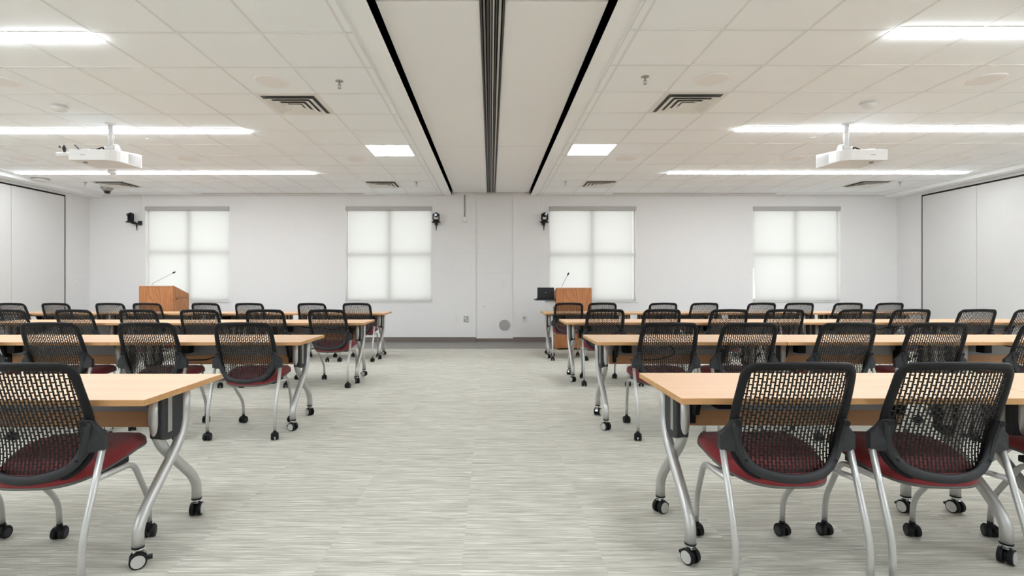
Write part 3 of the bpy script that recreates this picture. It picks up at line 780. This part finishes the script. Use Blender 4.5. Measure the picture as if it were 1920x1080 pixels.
# ------------------------------------------------------------------ training table
TL, TD, TZ = 1.52, 0.61, 0.735
def make_table(variant, inset):
    """origin: near left corner on the floor, table runs to +x, depth to +y"""
    rr = random.Random(100 + variant)
    t = thing('training_table', 'x', 'table')
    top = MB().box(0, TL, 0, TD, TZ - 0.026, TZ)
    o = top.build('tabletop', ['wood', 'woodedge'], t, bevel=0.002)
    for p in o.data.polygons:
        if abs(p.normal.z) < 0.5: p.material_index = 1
    for x_, s in ((inset, 1), (TL - inset, -1)):
        # crossing pair of legs
        for (ya, yb, dx, nm) in ((0.462, 0.122, 0.0, 'near'), (0.282, 0.625, 0.034 * s, 'far')):
            P = fillet([(x_ + dx, ya, TZ - 0.03), (x_ + dx, ya, 0.49), (x_ + dx, yb, 0.190), (x_ + dx, yb, 0.088)], 0.13, 8)
            lg = MB().tube(P, 0.0235, 16, 0).cyl((x_ + dx, yb, 0.087), 0.0245, 0.008, seg=16, mi=1).build('leg', ['silver', 'plastic'], t)
            tc = table_caster(rr.choice([-0.6, 0.5, 0.9, -1.0, 1.2, 2.6, 0.2]))
            tc.v = [(a + x_ + dx, b + yb, c) for a, b, c in tc.v]
            tc.build('caster', ['plastic', 'hub', 'chrome'], lg)
        # folding mechanism housing between the upper legs
        xa, xb = sorted((x_ - 0.005 * s, x_ + 0.052 * s))
        hs = MB(); out = [(0.275, TZ - 0.03), (0.440, TZ - 0.03), (0.440, 0.505)]
        for k in range(1, 8):
            a = PI * k / 8; out.append((0.3575 + 0.0825 * math.cos(a), 0.505 - 0.028 * math.sin(a)))
        out.append((0.275, 0.505))
        hs.prism(out, 0, xa, xb, 0)
        hg = hs.build('fold_hinge', 'grey', t, bevel=0.006)
        MB().box(*sorted((x_ + 0.050 * s, x_ + 0.054 * s)), 0.325, 0.375, 0.53, 0.69).build('hinge_strip', 'hub', hg, bevel=0.001)
        MB().box(*sorted((x_ - 0.008 * s, x_ - 0.002 * s)), 0.318, 0.348, 0.515, 0.685).build('hinge_strip', 'alu', hg, bevel=0.001)
        # brackets that carry the modesty panel
        xk = x_ + 0.17 * s
        MB().prism([(0.40, TZ - 0.028), (0.50, TZ - 0.028), (0.53, 0.60), (0.525, 0.545), (0.48, 0.545), (0.45, 0.62)], 0, xk - 0.012, xk + 0.012).build('fold_lever', 'plastic', t, bevel=0.003)
        MB().box(xk - 0.022, xk + 0.012, 0.530, 0.539, 0.492, 0.60).build('panel_hanger', 'plastic', t)
    MB().box(0.13, TL - 0.13, 0.33, 0.40, TZ - 0.066, TZ - 0.027).build('support_beam', 'beam', t, bevel=0.003)
    MB().box(inset + 0.12, TL - inset - 0.12, 0.538, 0.552, 0.558, TZ - 0.03).build('cable_tray', 'beam', t)
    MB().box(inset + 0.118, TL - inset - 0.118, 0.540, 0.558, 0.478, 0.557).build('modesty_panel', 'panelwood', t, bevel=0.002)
    bx = rr.uniform(0.30, 0.45)
    MB().box(bx, bx + 0.07, 0.42, 0.50, TZ - 0.145, TZ - 0.027).build('power_box', 'plastic', t, bevel=0.004)
    if variant:
        p = [(bx + 0.09, 0.46, TZ - 0.055)]
        for k in range(7):
            p.append((bx + 0.1 + (TL - bx - 0.2) * (k + 1) / 7, 0.44 + rr.uniform(-0.03, 0.03), TZ - (0.085 if k % 2 else 0.055) - rr.uniform(0, 0.05)))
        MB().tube(fillet(p, 0.08, 3), 0.005, 7).build('cable', 'plastic' if variant == 1 else 'beam', t)
        if variant == 2:
            MB().tube(fillet([(bx + 0.35, 0.30, TZ - 0.04), (bx + 0.42, 0.29, TZ - 0.13), (bx + 0.28, 0.34, TZ - 0.19), (bx + 0.05, 0.40, TZ - 0.20)], 0.06, 4), 0.006, 7).build('cable', 'plastic', t)
    return t

RN = ['nearest row', 'second row', 'third row', 'farthest row']
ORD = ['closest to the aisle', 'second from the aisle', 'third from the aisle', 'fourth from the aisle', 'fifth from the aisle', 'sixth from the aisle', 'seventh from the aisle', 'outermost, eighth from the aisle']
RT = [(2.13, 0.775, 2), (4.18, 0.841, 3), (6.30, 0.90, 4), (8.33, 0.847, 4)]
LT = [(2.10, -1.386, 1), (4.17, -1.514, 2), (6.20, -1.506, 3), (8.21, -1.66, 4)]
tproto = [make_table(0, 0.082), make_table(1, 0.105), make_table(2, 0.105), make_table(0, 0.107)]
used = [False] * 4
k = 0
for side, rows_ in (('right', RT), ('left', LT)):
    for r, (y0, xa, n) in enumerate(rows_):
        for q in range(n):
            x = xa + q * (TL + 0.004) if side == 'right' else xa - TL - q * (TL + 0.004)
            lab = 'beech folding table on casters, %s of the %s block, %s' % (RN[r], side, ['at the aisle end', 'second from the aisle', 'third from the aisle', 'at the outer end'][q])
            v = (0 if side == 'right' else 3) if (r == 0 and q == 0) else (k % 3); k += 1
            dy = random.uniform(-0.006, 0.006) if q else 0
            if not used[v]:
                used[v] = True; t = tproto[v]; t.location = (x, y0 + dy, 0); t['label'] = lab; t['group'] = 'training tables'
            else: dup(tproto[v], (x, y0 + dy, 0), 0, lab, 'training tables')

# ------------------------------------------------------------------ nesting mesh-back chair
def lerp_tab(tab, z):
    if z <= tab[0][0]: return tab[0][1]
    for (a, va), (b, vb) in zip(tab, tab[1:]):
        if z <= b: 
            t_ = (z - a) / (b - a); return va + (vb - va) * t_
    return tab[-1][1]
HW = [(0.42, 0.190), (0.46, 0.203), (0.52, 0.218), (0.60, 0.230), (0.68, 0.234), (0.76, 0.231), (0.84, 0.225), (0.905, 0.220)]
YC = [(0.41, 0.062), (0.45, 0.082), (0.51, 0.092), (0.57, 0.088), (0.64, 0.068), (0.70, 0.046), (0.80, 0.010), (0.905, -0.022)]
ZB0, ZB1 = 0.436, 0.897
def bsurf(x_, z_, off=0.0):
    """point on the curved backrest surface: sides wrap forward"""
    u = x_ / 0.23
    yb = sum(lerp_tab(YC, z_ + d) for d in (-0.02, -0.01, 0, 0.01, 0.02)) / 5
    return (x_, yb + 0.042 * u * u + off, z_)
def rounded(n_arc=11, n_side=13):
    """parameter list of a rounded rectangle: (corner sign x, corner sign z, arc x 0..1, arc z 0..1, slide x, slide z)"""
    out = []
    cs = [(1, -1), (1, 1), (-1, 1), (-1, -1)]
    for q, (sx, sz) in enumerate(cs):
        for k_ in range(n_arc):
            a = PI / 2 * k_ / (n_arc - 1)
            ax, az = (math.sin(a), math.cos(a)) if q in (0, 2) else (math.cos(a), math.sin(a))
            out.append((sx, sz, ax, az, None))
        nx = cs[(q + 1) % 4]
        for k_ in range(1, n_side):
            out.append((sx, sz, None, None, (nx, k_ / n_side)))
    return out
RND = rounded()
def outline_pt(p, ix, iz0, iz1):
    z0, z1 = ZB0 + iz0, ZB1 - iz1; W0 = 0.23 - ix
    def corner(sx, sz, ax, az):
        r = max(0.012, (0.052 if sz > 0 else 0.085) - ix * 0.8)
        return sx * (W0 - r + r * ax), (z1 - r + r * az) if sz > 0 else (z0 + r - r * az)
    sx, sz, ax, az, sl = p
    if sl is None: x_, z_ = corner(sx, sz, ax, az)
    else:
        (nx, nz), f = sl
        if nx == sx: a, b = corner(sx, sz, 1, 0), corner(nx, nz, 1, 0)
        else: a, b = corner(sx, sz, 0, 1), corner(nx, nz, 0, 1)
        x_, z_ = a[0] + (b[0] - a[0]) * f, a[1] + (b[1] - a[1]) * f
    w_ = sum(lerp_tab(HW, z_ + d) for d in (-0.02, 0, 0.02)) / 3
    u = x_ / W0
    x_ = u * (w_ - ix)
    zz = (z_ - (z0 + z1) / 2) / ((z1 - z0) / 2)
    z_ += 0.010 * max(0, zz) ** 3 * (1 - u * u) - 0.016 * max(0, -zz) ** 3 * (1 - u * u)
    return x_, z_

def seat_h(yl):
    t_ = max(0, min(1, (yl - 0.10) / 0.30)); t_ = t_ * t_ * (3 - 2 * t_)
    return 0.408 + 0.042 * t_ - 0.012 * max(0, (yl - 0.50) / 0.08)
def seat_outline(a, sc=1.0):
    c, s_ = math.cos(a), math.sin(a); n = 3.6
    X = math.copysign(abs(c) ** (2 / n), c); Y = math.copysign(abs(s_) ** (2 / n), s_)
    yl = 0.303 + 0.252 * Y * sc
    w_ = 0.232 if yl > 0.28 else 0.232 - 0.30 * (0.28 - yl)
    return w_ * X * sc, yl
def seat_layer(rings, mi=0):
    """rings: (scale, dz, edge_lift)"""
    m = MB(); N = 56; vs = []
    for sc, dz in rings:
        for i in range(N):
            x_, y_ = seat_outline(2 * PI * i / N, sc)
            vs.append((x_, y_, seat_h(y_) + dz + 0.010 * (abs(x_) / 0.23) ** 2))
    fs = [(j * N + i, j * N + (i + 1) % N, (j + 1) * N + (i + 1) % N, (j + 1) * N + i) for j in range(len(rings) - 1) for i in range(N)]
    fs += [tuple(range(N)), tuple(range((len(rings) - 1) * N, len(rings) * N))]
    return m.add(vs, fs, mi, True)

def make_chair(seed):
    rr = random.Random(seed)
    t = thing('nesting_chair', 'x', 'chair')
    # frame around the mesh: elliptical section swept round the outline
    N, S = len(RND), 8
    m = MB(); vs = []
    for i in range(N):
        xo, zo = outline_pt(RND[i], 0, 0, 0); xi, zi = outline_pt(RND[i], 0.037, 0.030, 0.036)
        for k_ in range(S):
            a = 2 * PI * k_ / S
            f = 0.5 + 0.5 * math.cos(a)
            p = bsurf(xi + (xo - xi) * f, zi + (zo - zi) * f, 0.013 * math.sin(a) + 0.010 * (1 - f))
            vs.append(p)
    m.add(vs, [(i * S + k_, i * S + (k_ + 1) % S, ((i + 1) % N) * S + (k_ + 1) % S, ((i + 1) % N) * S + k_) for i in range(N) for k_ in range(S)], 0, True)
    br = m.build('backrest_frame', 'plastic', t)
    # perforated shell: staggered bone-shaped slots, real holes
    px, pz = 0.0152, 0.0066
    nc = 27; m = MB()
    xs = []                                   # column edges: bar, slot, bar, slot
    for c in range(nc + 1):
        x_ = (c - nc / 2) * px
        xs += [x_ - 0.0027, x_ + 0.0027]
    zs = [ZB0 + 0.006]
    while zs[-1] < ZB1 - 0.016: zs.append(zs[-1] + (0.0050 if len(zs) % 2 == 0 else 0.0078))
    def inside(x_, z_):
        z0, z1 = ZB0 + 0.010, ZB1 - 0.014
        if not z0 < z_ < z1: return False
        w_ = lerp_tab(HW, z_) - 0.018
        r = 0.07 if z_ < 0.6 else 0.04
        u, v_ = abs(x_) - (w_ - r), (z0 + r - z_) if z_ < 0.6 else (z_ - (z1 - r))
        return abs(x_) < w_ and not (u > 0 and v_ > 0 and math.hypot(u, v_) > r)
    vid = {}; vs = []; fs = []
    def vtx(i, j):
        if (i, j) not in vid:
            x_ = xs[i]
            slotcol = (i - 1) // 2 if i % 2 else (i // 2) - 1     # slot column this edge borders
            ph = (j + (2 if slotcol % 2 else 0)) % 4
            side = 1 if i % 2 == 0 else -1                         # which side of the slot
            # ends of the slot (rows 0 and 3) wide, waist narrow
            x_ += side * (0.0007 if ph in (0, 3) else -0.0009)
            vid[(i, j)] = len(vs); vs.append(bsurf(x_, zs[j]))
        return vid[(i, j)]
    for i in range(len(xs) - 1):
        slot = i % 2 == 1; sc_ = (i - 1) // 2
        for j in range(len(zs) - 1):
            if not inside((xs[i] + xs[i + 1]) / 2, (zs[j] + zs[j + 1]) / 2): continue
            if slot and (j + (2 if sc_ % 2 else 0)) % 4 != 3: continue
            fs.append((vtx(i, j), vtx(i + 1, j), vtx(i + 1, j + 1), vtx(i, j + 1)))
    m.add(vs, fs, 0, False)
    m.build('backrest_mesh', 'meshp', t, solid=0.0025)
    # U-shaped cradle that carries the back
    cp = [(0.218, 0.655), (0.211, 0.60), (0.196, 0.545), (0.174, 0.496), (0.135, 0.461), (0.07, 0.443), (0, 0.437)]
    path = [(-a, b) for a, b in cp] + [(a, b) for a, b in cp[::-1][1:]]
    pts = [V(bsurf(a, b, -0.022)) for a, b in path]
    pts = fillet(pts, 0.03, 3)
    m = MB(); n = len(pts); vs = []
    for i, p in enumerate(pts):
        tg = (pts[min(i + 1, n - 1)] - pts[max(i - 1, 0)]).normalized()
        nr = V((tg.z, 0, -tg.x)).normalized()
        wd = 0.020 if 0.15 < i / (n - 1) < 0.85 else 0.015
        for k_ in range(8):
            a = 2 * PI * k_ / 8
            vs.append(p + nr * wd * math.cos(a) + V((0, 1, 0)) * 0.011 * math.sin(a))
    m.add(vs, [(i * 8 + k_, i * 8 + (k_ + 1) % 8, (i + 1) * 8 + (k_ + 1) % 8, (i + 1) * 8 + k_) for i in range(n - 1) for k_ in range(8)], 0, True)
    m.add(vs, [tuple(range(8)), tuple(range((n - 1) * 8, n * 8))], 0)
    cr = m.build('back_cradle', 'grey', t)
    for q in (-1, 1):
        MB().cyl((q * 0.176, bsurf(0.176, 0.502)[1] - 0.033, 0.502), 0.007, 0.004, axis=1, seg=12).build('screw', 'plastic', cr)
    for q in (-1, 1):
        poly = [(0.200, 0.668), (0.228, 0.662), (0.240, 0.632), (0.270, 0.600), (0.270, 0.538), (0.238, 0.534), (0.212, 0.530), (0.188, 0.495), (0.176, 0.51), (0.194, 0.585)]
        m = MB(); n = len(poly)
        vs = []
        for off in (-0.032, -0.006):
            for a, b in poly:
                p = bsurf(a, b, off)
                # outer end bends back to the leg top
                f = max(0, (a - 0.20) / 0.07)
                y_ = p[1] * (1 - f) + (0.117 + (off + 0.032) * 1.15 - 0.016) * f
                vs.append((q * a, y_, b))
        m.add(vs, [tuple(range(n)), tuple(range(n, 2 * n))] + [(i, (i + 1) % n, (i + 1) % n + n, i + n) for i in range(n)])
        bk = m.build('back_bracket', 'grey', t, bevel=0.004)
        MB().cyl((q * 0.214, bsurf(0.214, 0.652)[1] - 0.020, 0.652), 0.011, 0.032, axis=1, seg=16).build('pivot', 'plastic', bk)
    # seat
    seat_layer([(0.10, 0.052), (0.55, 0.052), (0.80, 0.049), (0.92, 0.042), (0.985, 0.026), (1.0, 0.008), (0.99, 0.0), (0.90, -0.002)]).build('seat_cushion', 'maroon', t)
    seat_layer([(0.99, 0.003), (1.006, 0.0), (1.0, -0.006), (0.93, -0.013), (0.5, -0.020)]).build('seat_pan', 'pan', t)
    for q in (-1, 1):
        MB().box(q * 0.15 - 0.02, q * 0.15 + 0.02, 0.22, 0.42, 0.388, 0.418).build('seat_mount', 'plastic', t, bevel=0.004)
    # legs
    for q in (-1, 1):
        xr = q * 0.255
        P = fillet([(xr, 0.0, 0.072), (xr, 0.0, 0.215), (xr, 0.115, 0.545)], 0.07, 5)
        lg = MB().tube(P, 0.0125, 12, 0).build('rear_leg', 'silver', t)
        cc = chair_caster(rr.uniform(-0.5, 0.5)); cc.v = [(a + xr, b, c) for a, b, c in cc.v]
        cc.build('caster', ['plastic', 'grey'], lg)
        xf = q * 0.205
        P = fillet([(xr, 0.078, 0.432), (q * 0.242, 0.33, 0.412), (xf, 0.505, 0.185), (xf, 0.512, 0.072)], 0.06, 6)
        lg = MB().tube(P, 0.012, 12, 0).build('front_leg', 'silver', t)
        cc = chair_caster(rr.uniform(-1.2, 1.2)); cc.v = [(a + xf, b + 0.512, c) for a, b, c in cc.v]
        cc.build('caster', ['plastic', 'grey'], lg)
    P = fillet([(-0.238, 0.31, 0.408), (-0.19, 0.30, 0.388), (0.19, 0.30, 0.388), (0.238, 0.31, 0.408)], 0.03, 4)
    MB().tube(P, 0.010, 10).build('crossbar', 'silver', t)
    return t

RC = [(1.99, [1.185, 1.785, 2.60]),
      (4.04, [1.383, 1.996, 2.762, 3.449, 4.33]),
      (6.155, [1.350, 2.015, 2.80, 3.455, 4.315, 4.95, 5.72, 6.38]),
      (8.185, [1.222, 1.750, 2.695, 3.34, 4.24, 4.825, 5.59, 6.24])]
LC = [(1.97, [-1.80, -2.52]),
      (4.04, [-1.915, -2.66, -3.42, -4.10]),
      (6.06, [-1.90, -2.62, -3.37, -4.09, -4.83, -5.58]),
      (8.08, [-2.07, -2.76, -3.73, -4.40, -5.31, -5.88, -6.71, -7.40])]
ROT = {('right', 0, 0): 0.0, ('right', 0, 1): -0.03, ('left', 0, 0): 0.05, ('left', 1, 0): 0.03, ('right', 1, 3): -0.05, ('right', 1, 2): 0.03}
cproto = [make_chair(s_) for s_ in (3, 11, 29)]
used = [False] * 3
k = 0
for side, rows_ in (('right', RC), ('left', LC)):
    for r, (y0, xs_) in enumerate(rows_):
        for q, x in enumerate(xs_):
            lab = 'black mesh back chair, %s of the %s block, %s' % (RN[r], side, ORD[q])
            rz = ROT.get((side, r, q), random.uniform(-0.05, 0.05)); dy = 0 if r == 0 else random.uniform(-0.03, 0.0)
            g_ = 'mesh back chairs at the training tables'
            v = k % 3; k += 1
            if not used[v]:
                used[v] = True; c = cproto[v]; c.location = (x, y0 + dy, 0); c.rotation_euler = (0, 0, rz); c['label'] = lab; c['group'] = g_
            else: dup(cproto[v], (x, y0 + dy, 0), rz, lab, g_)
